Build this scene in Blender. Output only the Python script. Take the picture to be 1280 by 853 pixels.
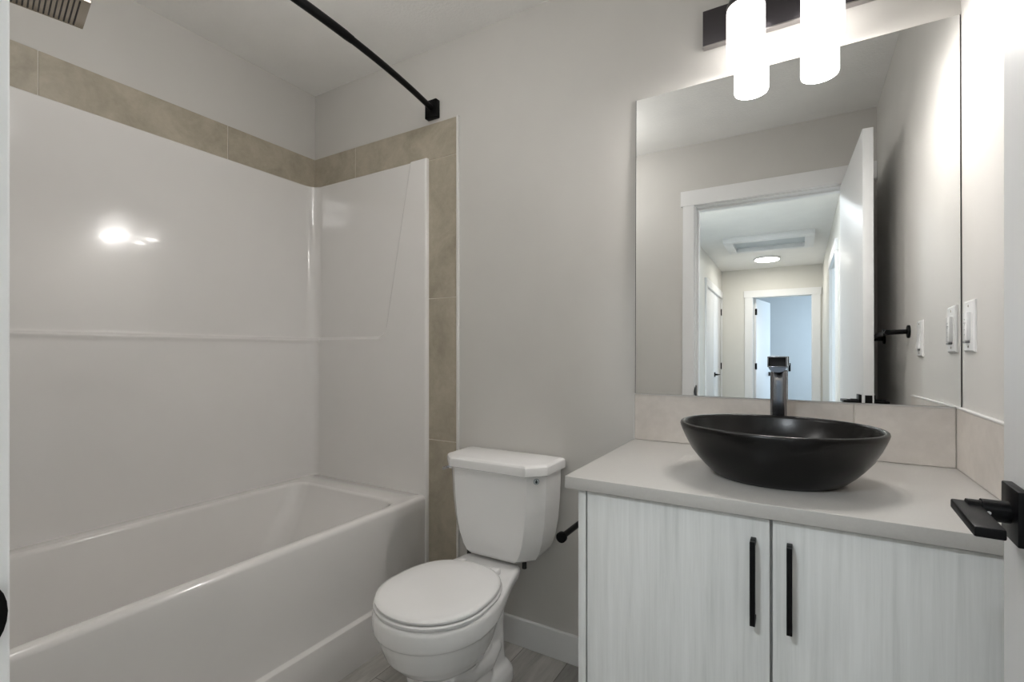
import bpy, bmesh, math, random
from math import sin, cos, pi, radians
from mathutils import Vector, Matrix

random.seed(7)
SC = bpy.context.scene
COL = SC.collection
for _o in list(bpy.data.objects):
    bpy.data.objects.remove(_o)

# ------------------------------------------------------------------ camera
CAMZ = 1.128
cam_d = bpy.data.cameras.new('camera')
cam_d.sensor_fit = 'HORIZONTAL'
cam_d.sensor_width = 36.0
cam_d.lens = 36.0 * 604.4 / 1280.0
cam_d.shift_x = 0.0
cam_d.shift_y = 13.8 / 1280.0
cam_d.clip_start = 0.02
cam = bpy.data.objects.new('camera', cam_d)
cam.location = (0, 0, CAMZ)
cam.rotation_euler = (radians(90), 0, radians(30.62))
COL.objects.link(cam)
SC.camera = cam

# ------------------------------------------------------------------ light levels
EXPOSURE = 0.1
SHADE_GLOW = 3.4          # opal glass of the vanity light
BULB_POWER = 7.8          # bulb inside each open shade
HALL_LAMP = 53.0          # flush disc lamp on the hall ceiling by the hatch
DOOR_FILL = 150.0          # added fill: unseen disc lamp on the hall ceiling by the bathroom door
BATH_FILL = 17.5          # added fill: globe hung from the bathroom ceiling, out of view
WINDOW_END = 58.0         # daylight through the end-room window
WINDOW_SIDE = 75.0        # daylight through the side-room window

vs = SC.view_settings
vs.view_transform = 'Standard'
try:
    vs.look = 'None'
except Exception:
    pass
vs.exposure = EXPOSURE
vs.gamma = 1.0
vs.use_curve_mapping = False

world = bpy.data.worlds.new('sky')
world.use_nodes = True
SC.world = world
bg = world.node_tree.nodes['Background']
bg.inputs[0].default_value = (0.62, 0.78, 1.0, 1)
bg.inputs[1].default_value = 1.0


def area_light(name, loc, rot, sx, sy, power, color):
    d = bpy.data.lights.new(name, 'AREA')
    d.shape = 'RECTANGLE'
    d.size, d.size_y = sx, sy
    d.energy = power
    d.color = color
    o = bpy.data.objects.new(name, d)
    o.location = loc
    o.rotation_euler = rot
    COL.objects.link(o)
    return o


area_light('window_daylight', (1.595, -6.0, 1.45), (0, radians(90), 0), 1.3, 1.3, WINDOW_END, (0.66, 0.83, 1.0))
area_light('window_daylight', (3.195, -1.75, 1.45), (0, radians(90), 0), 1.3, 1.6, WINDOW_SIDE, (0.60, 0.81, 1.0))

# ------------------------------------------------------------------ materials
def new_mat(name):
    m = bpy.data.materials.new(name)
    m.use_nodes = True
    nt = m.node_tree
    b = nt.nodes['Principled BSDF']
    return m, nt, b


def coords(nt, scale=(1, 1, 1), rot=(0, 0, 0), kind='Object'):
    tc = nt.nodes.new('ShaderNodeTexCoord')
    mp = nt.nodes.new('ShaderNodeMapping')
    mp.inputs['Scale'].default_value = scale
    mp.inputs['Rotation'].default_value = rot
    nt.links.new(tc.outputs[kind], mp.inputs['Vector'])
    return mp.outputs['Vector']


def noise(nt, vec, scale, detail=3.0, rough=0.5, dist=0.0):
    n = nt.nodes.new('ShaderNodeTexNoise')
    n.inputs['Scale'].default_value = scale
    n.inputs['Detail'].default_value = detail
    n.inputs['Roughness'].default_value = rough
    n.inputs['Distortion'].default_value = dist
    nt.links.new(vec, n.inputs['Vector'])
    return n.outputs['Fac']


def ramp(nt, fac, stops):
    r = nt.nodes.new('ShaderNodeValToRGB')
    el = r.color_ramp.elements
    while len(el) < len(stops):
        el.new(0.5)
    for e, (p, c) in zip(el, stops):
        e.position = p
        e.color = (*c, 1)
    nt.links.new(fac, r.inputs['Fac'])
    return r.outputs['Color']


def bump(nt, b, h, strength, dist):
    n = nt.nodes.new('ShaderNodeBump')
    n.inputs['Strength'].default_value = strength
    n.inputs['Distance'].default_value = dist
    nt.links.new(h, n.inputs['Height'])
    nt.links.new(n.outputs['Normal'], b.inputs['Normal'])
    return n


def scl(c, k):
    return tuple(min(1.0, v * k) for v in c)


def plain(name, color, rough=0.5, metal=0.0, vary=0.03, nscale=6.0, bump_s=0.0, bump_scale=200.0, bump_d=0.001, coat=0.0, spec=0.5):
    m, nt, b = new_mat(name)
    v = coords(nt)
    f = noise(nt, v, nscale, 3)
    nt.links.new(ramp(nt, f, [(0.3, scl(color, 1 - vary)), (0.7, scl(color, 1 + vary))]), b.inputs['Base Color'])
    b.inputs['Roughness'].default_value = rough
    b.inputs['Metallic'].default_value = metal
    b.inputs['Specular IOR Level'].default_value = spec
    if coat:
        b.inputs['Coat Weight'].default_value = coat
        b.inputs['Coat Roughness'].default_value = 0.03
    if bump_s:
        bump(nt, b, noise(nt, v, bump_scale, 4, 0.6), bump_s, bump_d)
    return m


M = {}
M['wall'] = plain('wall_paint', (0.63, 0.612, 0.582), 0.55, vary=0.012, bump_s=0.12, bump_scale=140, bump_d=0.002)
M['ceiling'] = plain('ceiling_texture_paint', (0.90, 0.89, 0.865), 0.9, vary=0.02, bump_s=0.5, bump_scale=95, bump_d=0.004)
M['trim'] = plain('white_trim_paint', (0.85, 0.85, 0.85), 0.32, vary=0.01)
M['acrylic'] = plain('white_acrylic', (0.80, 0.78, 0.76), 0.13, vary=0.01, bump_s=0.15, bump_scale=26, bump_d=0.001, coat=0.6)
M['porcelain'] = plain('white_porcelain', (0.89, 0.885, 0.88), 0.08, vary=0.008)
M['seat'] = plain('white_seat_plastic', (0.90, 0.895, 0.89), 0.14, vary=0.008)
M['black'] = plain('matte_black_metal', (0.003, 0.003, 0.0034), 0.38, vary=0.05, spec=0.13)
M['bowl'] = plain('matte_black_ceramic', (0.003, 0.0029, 0.0029), 0.25, vary=0.05, spec=0.34)
M['gunmetal'] = plain('polished_gunmetal', (0.23, 0.23, 0.24), 0.13, metal=1.0, vary=0.02)
M['bronze'] = plain('dark_bronze_plate', (0.06, 0.055, 0.06), 0.32, metal=0.7, vary=0.03)
M['bronze_edge'] = plain('satin_metal_edge', (0.42, 0.40, 0.40), 0.28, metal=1.0, vary=0.02)
M['nickel'] = plain('satin_nickel', (0.36, 0.32, 0.275), 0.25, metal=1.0, vary=0.03)
M['chrome'] = plain('chrome', (0.6, 0.6, 0.61), 0.10, metal=1.0, vary=0.01)
M['counter'] = plain('grey_quartz', (0.48, 0.465, 0.44), 0.28, vary=0.02, nscale=260, spec=0.45)
M['plastic'] = plain('white_switch_plastic', (0.82, 0.815, 0.81), 0.25, vary=0.006)
M['dark_slot'] = plain('dark_slot', (0.02, 0.02, 0.02), 0.6)
M['grey_slot'] = plain('grey_slot', (0.22, 0.22, 0.22), 0.5)
M['grout'] = plain('pale_grout', (0.66, 0.62, 0.55), 0.7)
M['metal_trim'] = plain('pale_tile_edge', (0.72, 0.71, 0.69), 0.3, vary=0.01)
M['hatch'] = plain('hatch_panel_paint', (0.62, 0.66, 0.68), 0.6)
M['room_paint'] = plain('room_paint', (0.62, 0.64, 0.65), 0.6, vary=0.01)
M['hall_paint'] = plain('hall_paint', (0.72, 0.705, 0.66), 0.55, vary=0.01)
M['sticker'] = plain('pale_sticker', (0.62, 0.68, 0.70), 0.4)
M['ink'] = plain('dark_ink', (0.03, 0.045, 0.055), 0.5)


def tile_mat(name, dark, light):
    m, nt, b = new_mat(name)
    v = coords(nt)
    f1 = noise(nt, v, 7, 6, 0.62, 0.6)
    f2 = noise(nt, v, 45, 4, 0.6)
    mx = nt.nodes.new('ShaderNodeMath'); mx.operation = 'MULTIPLY_ADD'
    nt.links.new(f2, mx.inputs[0]); mx.inputs[1].default_value = 0.35
    nt.links.new(f1, mx.inputs[2])
    nt.links.new(ramp(nt, mx.outputs[0], [(0.45, dark), (0.92, light)]), b.inputs['Base Color'])
    b.inputs['Roughness'].default_value = 0.38
    bump(nt, b, f2, 0.05, 0.002)
    return m


M['tile'] = tile_mat('beige_stone_tile', (0.335, 0.297, 0.23), (0.50, 0.448, 0.357))
M['splash'] = tile_mat('beige_backsplash_tile', (0.56, 0.515, 0.47), (0.70, 0.65, 0.60))


def wood_white(name):
    m, nt, b = new_mat(name)
    v = coords(nt, (1.0, 1.0, 0.045))
    f1 = noise(nt, v, 55, 5, 0.65, 0.25)
    v2 = coords(nt, (1.0, 1.0, 0.13))
    f2 = noise(nt, v2, 9, 3, 0.5, 1.2)
    v3 = coords(nt, (1.0, 1.0, 0.02))
    f3 = noise(nt, v3, 230, 3, 0.6)
    a = nt.nodes.new('ShaderNodeMath'); a.operation = 'MULTIPLY_ADD'
    nt.links.new(f3, a.inputs[0]); a.inputs[1].default_value = 0.30
    nt.links.new(f1, a.inputs[2])
    c = nt.nodes.new('ShaderNodeMath'); c.operation = 'MULTIPLY_ADD'
    nt.links.new(f2, c.inputs[0]); c.inputs[1].default_value = 0.30
    nt.links.new(a.outputs[0], c.inputs[2])
    nt.links.new(ramp(nt, c.outputs[0], [(0.50, (0.55, 0.56, 0.54)), (0.76, (0.665, 0.67, 0.652)), (1.0, (0.73, 0.735, 0.72))]), b.inputs['Base Color'])
    b.inputs['Roughness'].default_value = 0.42
    bump(nt, b, f1, 0.06, 0.001)
    return m


M['cabinet'] = wood_white('whitewashed_wood_laminate')


def door_paint():
    m, nt, b = new_mat('white_door_paint')
    v = coords(nt, (1.0, 1.0, 0.02))
    f = noise(nt, v, 90, 4, 0.6)
    nt.links.new(ramp(nt, f, [(0.3, (0.73, 0.735, 0.74)), (0.7, (0.76, 0.76, 0.76))]), b.inputs['Base Color'])
    b.inputs['Roughness'].default_value = 0.42
    bump(nt, b, f, 0.22, 0.002)
    return m


M['door'] = door_paint()


def plank_floor():
    m, nt, b = new_mat('grey_vinyl_planks')
    v = coords(nt, (1, 1, 1), (0, 0, radians(90)))
    br = nt.nodes.new('ShaderNodeTexBrick')
    br.offset = 0.37
    br.inputs['Scale'].default_value = 1.0
    br.inputs['Brick Width'].default_value = 1.2
    br.inputs['Row Height'].default_value = 0.18
    br.inputs['Mortar Size'].default_value = 0.0012
    br.inputs['Mortar Smooth'].default_value = 0.1
    br.inputs['Bias'].default_value = 0.0
    br.inputs['Color1'].default_value = (0.58, 0.56, 0.53, 1)
    br.inputs['Color2'].default_value = (0.33, 0.32, 0.30, 1)
    br.inputs['Mortar'].default_value = (0.14, 0.13, 0.12, 1)
    nt.links.new(v, br.inputs['Vector'])
    g = coords(nt, (1.0, 0.12, 1.0))
    f = noise(nt, g, 26, 6, 0.65, 0.5)
    col = ramp(nt, f, [(0.25, (0.55, 0.55, 0.55)), (0.75, (1.25, 1.25, 1.25))])
    mx = nt.nodes.new('ShaderNodeMix'); mx.data_type = 'RGBA'; mx.blend_type = 'MULTIPLY'
    mx.inputs[0].default_value = 1.0
    nt.links.new(br.outputs['Color'], mx.inputs[6])
    nt.links.new(col, mx.inputs[7])
    nt.links.new(mx.outputs[2], b.inputs['Base Color'])
    b.inputs['Roughness'].default_value = 0.42
    bump(nt, b, f, 0.08, 0.002)
    return m


M['floor'] = plank_floor()


def glow(name, color, strength, base=(0.85, 0.85, 0.85)):
    m, nt, b = new_mat(name)
    v = coords(nt)
    f = noise(nt, v, 8, 2)
    nt.links.new(ramp(nt, f, [(0.2, scl(base, 0.98)), (0.8, base)]), b.inputs['Base Color'])
    b.inputs['Roughness'].default_value = 0.35
    b.inputs['Emission Color'].default_value = (*color, 1)
    b.inputs['Emission Strength'].default_value = strength
    return m


M['shade'] = glow('lit_opal_glass', (1.0, 0.965, 0.935), SHADE_GLOW)
M['lamp'] = glow('lit_lamp_diffuser', (1.0, 0.95, 0.86), HALL_LAMP)
M['fill_door'] = glow('added_fill_diffuser_by_door', (0.88, 0.945, 1.0), DOOR_FILL)
M['fill_bath'] = glow('added_fill_diffuser_bath', (1.0, 0.985, 0.96), BATH_FILL)


def mirror_mat():
    m, nt, b = new_mat('silvered_mirror')
    v = coords(nt)
    f = noise(nt, v, 2, 1)
    nt.links.new(ramp(nt, f, [(0.2, (0.885, 0.895, 0.89)), (0.8, (0.89, 0.90, 0.895))]), b.inputs['Base Color'])
    b.inputs['Metallic'].default_value = 1.0
    b.inputs['Roughness'].default_value = 0.0
    return m


M['mirror'] = mirror_mat()

# ------------------------------------------------------------------ mesh helpers
ORG = {}


def B():
    return bmesh.new()


def join(bm, other, mat=None):
    me = bpy.data.meshes.new('tmp')
    if mat is not None:
        bmesh.ops.transform(other, matrix=mat, verts=other.verts)
    other.to_mesh(me)
    other.free()
    bm.from_mesh(me)
    bpy.data.meshes.remove(me)


def box(bm, x0, x1, y0, y1, z0, z1, bev=0.0, seg=2, mat=None):
    t = bmesh.new()
    bmesh.ops.create_cube(t, size=1.0)
    for v in t.verts:
        v.co = Vector((x0 + (v.co.x + 0.5) * (x1 - x0), y0 + (v.co.y + 0.5) * (y1 - y0), z0 + (v.co.z + 0.5) * (z1 - z0)))
    if bev > 0:
        bmesh.ops.bevel(t, geom=list(t.edges), offset=bev, segments=seg, affect='EDGES', profile=0.5, clamp_overlap=True)
    join(bm, t, mat)


def frame_axes(d):
    d = Vector(d).normalized()
    a = Vector((0, 0, 1)) if abs(d.z) < 0.9 else Vector((1, 0, 0))
    x = d.cross(a).normalized()
    y = d.cross(x).normalized()
    return x, y


def loft(bm, rings, cap0=True, cap1=True, closed=True):
    vr = [[bm.verts.new(p) for p in r] for r in rings]
    n = len(vr[0])
    for a, b in zip(vr[:-1], vr[1:]):
        for i in range(n if closed else n - 1):
            j = (i + 1) % n
            bm.faces.new((a[i], a[j], b[j], b[i]))
    if cap0:
        bm.faces.new(list(reversed(vr[0])))
    if cap1:
        bm.faces.new(vr[-1])
    bmesh.ops.recalc_face_normals(bm, faces=bm.faces)
    return vr


def tube(bm, pts, rad, seg=20, cap=True):
    """round tube along points; rad a number or a list"""
    t = bmesh.new()
    pts = [Vector(p) for p in pts]
    rings = []
    x = y = None
    for i, p in enumerate(pts):
        if i == 0:
            d = pts[1] - pts[0]
        elif i == len(pts) - 1:
            d = pts[-1] - pts[-2]
        else:
            d = (pts[i + 1] - pts[i]).normalized() + (pts[i] - pts[i - 1]).normalized()
        if d.length < 1e-9:
            d = pts[-1] - pts[0]
        d.normalize()
        if x is None:
            x, y = frame_axes(d)
        else:
            x = (x - d * x.dot(d)).normalized()
            y = d.cross(x).normalized()
        r = rad[i] if isinstance(rad, (list, tuple)) else rad
        rings.append([p + x * (r * cos(2 * pi * k / seg)) + y * (r * sin(2 * pi * k / seg)) for k in range(seg)])
    loft(t, rings, cap, cap)
    join(bm, t)


def disc(bm, c, d, r, h, seg=32, bev=0.0):
    """short cylinder of radius r from c along d for h, edge rounded"""
    c = Vector(c); d = Vector(d).normalized()
    if bev > 0:
        pts, rr = [], []
        for k in range(4):
            a = pi / 2 * k / 3
            pts.append(c + d * (h - bev + bev * sin(a)))
            rr.append(r - bev + bev * cos(a))
        x, y = frame_axes(d)
        t = bmesh.new()
        rings = [[c + x * (r * cos(2 * pi * k / seg)) + y * (r * sin(2 * pi * k / seg)) for k in range(seg)]]
        for p, q in zip(pts, rr):
            rings.append([p + x * (q * cos(2 * pi * k / seg)) + y * (q * sin(2 * pi * k / seg)) for k in range(seg)])
        loft(t, rings)
        join(bm, t)
    else:
        tube(bm, [c, c + d * h], r, seg)


def lathe_rings(profile, cx, cy, ax=1.0, ay=1.0, seg=64):
    return [[Vector((cx + r * ax * cos(2 * pi * k / seg), cy + r * ay * sin(2 * pi * k / seg), z)) for k in range(seg)] for r, z in profile]


def rrect(x0, x1, y0, y1, z, r, n=8):
    pts = []
    for cx, cy, a0 in ((x1 - r, y1 - r, 0), (x0 + r, y1 - r, pi / 2), (x0 + r, y0 + r, pi), (x1 - r, y0 + r, 3 * pi / 2)):
        for k in range(n + 1):
            a = a0 + pi / 2 * k / n
            pts.append(Vector((cx + r * cos(a), cy + r * sin(a), z)))
    return pts


def obj(name, bm, mat, parent=None, smooth=40, loc=None):
    """links bm as ONE mesh object; coordinates are given in the world, stored relative to the thing's base"""
    me = bpy.data.meshes.new(name)
    org = ORG[parent.name] if parent is not None else Vector(loc or (0, 0, 0))
    bmesh.ops.transform(bm, matrix=Matrix.Translation(-org), verts=bm.verts)
    bm.to_mesh(me)
    bm.free()
    me.materials.append(mat)
    if smooth:
        for p in me.polygons:
            p.use_smooth = True
        me.set_sharp_from_angle(angle=radians(smooth))
    o = bpy.data.objects.new(name, me)
    COL.objects.link(o)
    if parent is not None:
        o.parent = parent
    else:
        o.location = org
    ORG[o.name] = org
    return o


def tag(o, label, cat, group=None, kind=None):
    o['label'] = label
    o['category'] = cat
    if group:
        o['group'] = group
    if kind:
        o['kind'] = kind
    return o


def thing(name, label, cat, loc, group=None, kind=None):
    o = bpy.data.objects.new(name, None)
    o.empty_display_size = 0.05
    COL.objects.link(o)
    o.location = loc
    ORG[o.name] = Vector(loc)
    return tag(o, label, cat, group, kind)


def struct(name, bm, mat, label, cat, smooth=0, loc=None):
    return tag(obj(name, bm, mat, None, smooth, loc), label, cat, None, 'structure')


# ------------------------------------------------------------------ main dimensions
D = 1.6216        # mirror wall
XL = -2.134       # wall behind the tub
XR = 0.352        # wall with the switches
YW = 0.1115       # inner face of the doorway wall
YH = -0.0085      # hall face of the doorway wall
CE = 2.44
HL, HR, HE = -0.965, 0.28, -4.40   # hall left, right, end
JL, JR = -0.54, 0.232              # bathroom door jamb faces
HEAD = 2.05

# ------------------------------------------------------------------ setting: shell
b = B(); box(b, -2.4, 3.35, -7.75, 1.78, -0.08, 0.0)
struct('floor', b, M['floor'], 'grey wood look plank floor under the toilet', 'floor')
b = B(); box(b, -2.4, 3.35, -7.75, 1.78, CE, CE + 0.08)
struct('ceiling', b, M['ceiling'], 'textured white ceiling above the bathroom and hall', 'ceiling')
b = B(); box(b, -2.254, 0.472, D, D + 0.12, 0, CE)
struct('wall_far', b, M['wall'], 'warm grey painted wall behind the toilet and mirror', 'wall')
b = B(); box(b, -2.254, XL, YH, D, 0, CE)
struct('wall_left', b, M['wall'], 'warm grey painted wall along the back of the tub', 'wall')
b = B(); box(b, XR, 0.472, YW, D, 0, CE)
struct('wall_right', b, M['wall'], 'warm grey painted wall carrying the switches', 'wall')
b = B()
box(b, XL, JL - 0.02, YH, YW, 0, CE)
box(b, JR + 0.02, 0.472, YH, YW, 0, CE)
box(b, JL - 0.02, JR + 0.02, YH, YW, HEAD + 0.02, CE)
struct('wall_door', b, M['wall'], 'warm grey wall around the open doorway seen in the mirror', 'wall')


def wall_y(bm, x0, x1, y0, y1, openings):
    """wall running along y, with (ya, yb, za, zb) holes"""
    cur = y0
    for ya, yb, za, zb in sorted(openings):
        box(bm, x0, x1, cur, ya, 0, CE)
        if za > 0:
            box(bm, x0, x1, ya, yb, 0, za)
        box(bm, x0, x1, ya, yb, zb, CE)
        cur = yb
    box(bm, x0, x1, cur, y1, 0, CE)


def wall_x(bm, y0, y1, x0, x1, openings):
    cur = x0
    for xa, xb, za, zb in sorted(openings):
        box(bm, cur, xa, y0, y1, 0, CE)
        if za > 0:
            box(bm, xa, xb, y0, y1, 0, za)
        box(bm, xa, xb, y0, y1, zb, CE)
        cur = xb
    box(bm, cur, x1, y0, y1, 0, CE)


D3 = (-4.385, -3.712)     # far leaf of the closed double door
D4 = (-3.708, -3.035)     # near leaf of the closed double door
D5 = (-2.42, -1.60)       # open doorway on the other hall side
D2 = (-0.563, 0.165)      # doorway at the end of the hall
HD = 2.035

b = B(); wall_y(b, HL - 0.12, HL, HE, YH, [(D3[0], D4[1], 0, HD)])
struct('wall_hall_left', b, M['hall_paint'], 'pale hall wall with the closed doors, seen in the mirror', 'wall')
b = B(); wall_y(b, HR, HR + 0.12, HE, YH, [(D5[0], D5[1], 0, HD)])
struct('wall_hall_right', b, M['hall_paint'], 'pale hall wall with the bright side doorway, seen in the mirror', 'wall')
b = B(); wall_x(b, HE - 0.12, HE, -1.72, 1.72, [(D2[0], D2[1], 0, HD)])
struct('wall_hall_end', b, M['hall_paint'], 'pale wall closing the far end of the hall', 'wall')
b = B(); box(b, -1.72, 1.72, -7.72, -7.60, 0, CE)
struct('wall_room_far', b, M['room_paint'], 'cool lit far wall of the room past the hall', 'wall')
b = B(); box(b, -1.72, -1.60, -7.60, HE - 0.12, 0, CE)
struct('wall_room_left', b, M['room_paint'], 'side wall of the room past the hall, away from its window', 'wall')
b = B(); wall_y(b, 1.60, 1.72, -7.60, HE - 0.12, [(-6.7, -5.3, 0.78, 2.12)])
struct('wall_room_right', b, M['room_paint'], 'window wall of the room past the hall', 'wall')
b = B(); wall_y(b, 3.20, 3.32, -3.60, 0.06, [(-2.6, -0.9, 0.78, 2.12)])
struct('wall_side_window', b, M['room_paint'], 'window wall of the room beside the hall', 'wall')
b = B(); box(b, HR + 0.12, 3.20, -3.72, -3.60, 0, CE)
struct('wall_side_back', b, M['room_paint'], 'wall of the side room towards the hall end', 'wall')
b = B(); box(b, 0.472, 3.32, -0.0085, 0.11, 0, CE)
struct('wall_side_front', b, M['room_paint'], 'wall of the side room backing onto the bathroom', 'wall')


def window_y(n, x0, x1, ya, yb, za, zb, label):
    bm = B()
    for (p, q, r, s) in ((ya, ya + 0.05, za, zb), (yb - 0.05, yb, za, zb), (ya + 0.05, yb - 0.05, za, za + 0.05), (ya + 0.05, yb - 0.05, zb - 0.05, zb),
                         ((ya + yb) / 2 - 0.025, (ya + yb) / 2 + 0.025, za + 0.05, zb - 0.05)):
        box(bm, x0 + 0.04, x1 - 0.02, p, q, r, s)
    return struct(n, bm, M['trim'], label, 'window')


window_y('window_1', 1.60, 1.72, -6.7, -5.3, 0.78, 2.12, 'white framed window lighting the room past the hall')
window_y('window_2', 3.20, 3.32, -2.6, -0.9, 0.78, 2.12, 'white framed window lighting the room beside the hall')

# ------------------------------------------------------------------ bathroom doorway
b = B()
box(b, JL - 0.02, JL, YH, YW, 0, HEAD + 0.02)
box(b, JR, JR + 0.02, YH, YW, 0, HEAD + 0.02)
box(b, JL, JR, YH, YW, HEAD, HEAD + 0.02)
# stops
box(b, JL, JL + 0.011, YH + 0.03, YW - 0.042, 0, HEAD - 0.011, 0.002)
box(b, JR - 0.011, JR, YH + 0.03, YW - 0.042, 0, HEAD - 0.011, 0.002)
box(b, JL, JR, YH + 0.03, YW - 0.042, HEAD - 0.011, HEAD, 0.002)
jamb = struct('trim_1', b, M['trim'], 'white jamb lining the bathroom doorway', 'door frame')
# strike plate with a rounded lip
b = B()
lip = []
for side in (0, 1):
    x = JL - 0.001 + 0.003 * side
    ring = [Vector((x, YW - 0.045, 0.888)), Vector((x, YW - 0.012, 0.888)), Vector((x, YW - 0.012, 0.898))]
    for k in range(11):
        a = -pi / 2 + pi * k / 10
        ring.append(Vector((x + (0.0 if cos(a) < 0.8 else -0.0006), YW + 0.002 + 0.0128 * cos(a), 0.923 + 0.025 * sin(a))))
    ring += [Vector((x, YW - 0.012, 0.948)), Vector((x, YW - 0.012, 0.958)), Vector((x, YW - 0.045, 0.958))]
    lip.append(ring)
loft(b, lip)
st = obj('strike_plate', b, M['black'], jamb, 0); st['label'] = 'black strike plate with a rounded lip'

CW = 0.0655
b = B()
box(b, JL - 0.007 - CW, JL - 0.007, YW, YW + 0.018, 0, HEAD + 0.008, 0.0015)
box(b, JR + 0.007, min(JR + 0.007 + CW, XR - 0.001), YW, YW + 0.018, 0, HEAD + 0.008, 0.0015)
struct('trim_2', b, M['trim'], 'white flat casing boards either side of the bathroom doorway', 'trim')
b = B(); box(b, JL - 0.02 - CW, XR - 0.001, YW, YW + 0.022, HEAD + 0.008, HEAD + 0.1, 0.0015)
struct('trim_3', b, M['trim'], 'white header board across the top of the bathroom doorway', 'trim')
b = B()
for x0, x1 in ((JL - 0.007 - CW, JL - 0.007), (JR + 0.007, JR + 0.007 + CW)):
    box(b, x0, x1, YH - 0.018, YH, 0, HEAD + 0.008, 0.0015)
box(b, JL - 0.02 - CW, JR + 0.007 + CW, YH - 0.022, YH, HEAD + 0.008, HEAD + 0.1, 0.0015)
struct('trim_4', b, M['trim'], 'white casing on the hall side of the bathroom doorway', 'trim')


def door_lever(parent, T, side, hinge_dir=-1):
    """square rose lever in door coordinates: x from hinge to latch, y through the door, T places it in the world"""
    s = side
    bm = B(); box(bm, -0.031, 0.031, 0, 0.010 * s, -0.031, 0.031, 0.0015, mat=None) if s > 0 else box(bm, -0.031, 0.031, -0.010, 0, -0.031, 0.031, 0.0015)
    bmesh.ops.transform(bm, matrix=T, verts=bm.verts)
    rose = obj('lever_handle', bm, M['black'], parent)
    bm = B(); tube(bm, [(0, 0.010 * s, 0), (0, 0.034 * s, 0), (0, 0.034 * s, 0), (0, 0.047 * s, 0)], [0.0125, 0.0125, 0.0105, 0.0105], 24)
    bmesh.ops.transform(bm, matrix=T, verts=bm.verts)
    obj('stem', bm, M['black'], rose)
    bm = B()
    y0, y1 = sorted((0.034 * s, 0.059 * s))
    box(bm, -0.101, 0.013, y0, y1, -0.0056, 0.0056, 0.0018)
    bmesh.ops.transform(bm, matrix=T, verts=bm.verts)
    obj('lever', bm, M['black'], rose)
    bm = B(); disc(bm, (-0.002, 0.030 * s, -0.0), (-1, 0, 0), 0.0022, 0.0127, 12)
    bmesh.ops.transform(bm, matrix=T, verts=bm.verts)
    sc = obj('set_screw', bm, M['chrome'], rose); sc['label'] = 'tiny bright set screw'
    return rose


def door_leaf(name, hinge, ang, width, height, thick, label, lever_sides=(1, -1), hinge_side=1, zl=0.945, mirror=False):
    """leaf whose local x runs hinge -> latch and local y = thickness, swung by ang about z"""
    R = Matrix.Translation(Vector((hinge[0], hinge[1], 0))) @ Matrix.Rotation(ang, 4, 'Z')
    bm = B()
    box(bm, 0, width, 0, thick, 0.012, height, 0.0015)
    bmesh.ops.transform(bm, matrix=R, verts=bm.verts)
    d = tag(obj(name, bm, M['door'], None, 40, (hinge[0], hinge[1], 0)), label, 'door', None, 'structure')
    for s in lever_sides:
        T = R @ Matrix.Translation(Vector((width - 0.06, thick if s > 0 else 0.0, zl)))
        door_lever(d, T, s)
    for z in (0.25, 1.06, 1.84):
        bm = B()
        yk = -0.005 if hinge_side < 0 else thick + 0.005
        tube(bm, [(-0.002, yk, z - 0.045), (-0.002, yk, z + 0.045)], 0.0065, 14)
        box(bm, 0.0, 0.0012 - 0.002, min(yk, thick / 2), max(yk, thick / 2), z - 0.045, z + 0.045)
        bmesh.ops.transform(bm, matrix=R, verts=bm.verts)
        obj('hinge', bm, M['black'], d)
    return d, R


# bathroom door: swings in and stands against the switch wall
DW = 0.73
th = radians(2.4)
hx, hy = 0.2228 - DW * sin(th), 0.840 - DW * cos(th)
# local +y must point to the wall (+x): mirror by building with angle 90-th and thickness to the right (-y local)
Rd = Matrix.Translation(Vector((hx, hy, 0))) @ Matrix.Rotation(pi / 2 - th, 4, 'Z')
b = B(); box(b, 0, DW, -0.036, 0.0, 0.012, HEAD - 0.004, 0.0015)
bmesh.ops.transform(b, matrix=Rd, verts=b.verts)
door1 = tag(obj('door_1', b, M['door'], None, 40, (hx, hy, 0)), 'white bathroom door standing open beside the vanity', 'door', None, 'structure')
door_lever(door1, Rd @ Matrix.Translation(Vector((DW - 0.066, 0.0, 0.942))), 1)
door_lever(door1, Rd @ Matrix.Translation(Vector((DW - 0.066, -0.036, 0.942))), -1)
b = B(); box(b, DW - 0.0005, DW + 0.0008, -0.030, -0.006, 0.917, 0.973, 0.0); bmesh.ops.transform(b, matrix=Rd, verts=b.verts)
obj('latch_plate', b, M['black'], door1)
for z in (0.25, 1.06, 1.84):
    b = B(); tube(b, [(-0.004, -0.041, z - 0.045), (-0.004, -0.041, z + 0.045)], 0.006, 14)
    bmesh.ops.transform(b, matrix=Rd, verts=b.verts)
    obj('hinge', b, M['black'], door1)

# ------------------------------------------------------------------ hall doors and casings
door_leaf('door_2', (D2[0] + 0.012, HE - 0.118), radians(-78), 0.70, 2.03, 0.036, 'white door swung open into the room at the hall end', (1, -1), 1)


def casing_x(n, y, x0, x1, side, label):
    """casing on a wall face at y around an opening x0..x1; side = direction it stands out"""
    bm = B()
    ya, yb = sorted((y, y + 0.018 * side))
    w = 0.09
    box(bm, x0 - w, x0, ya, yb, 0, HD, 0.0015)
    box(bm, x1, x1 + w, ya, yb, 0, HD, 0.0015)
    ya, yb = sorted((y, y + 0.022 * side))
    box(bm, x0 - w - 0.012, x1 + w + 0.012, ya, yb, HD, HD + 0.095, 0.0015)
    return struct(n, bm, M['trim'], label, 'trim')


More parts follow.
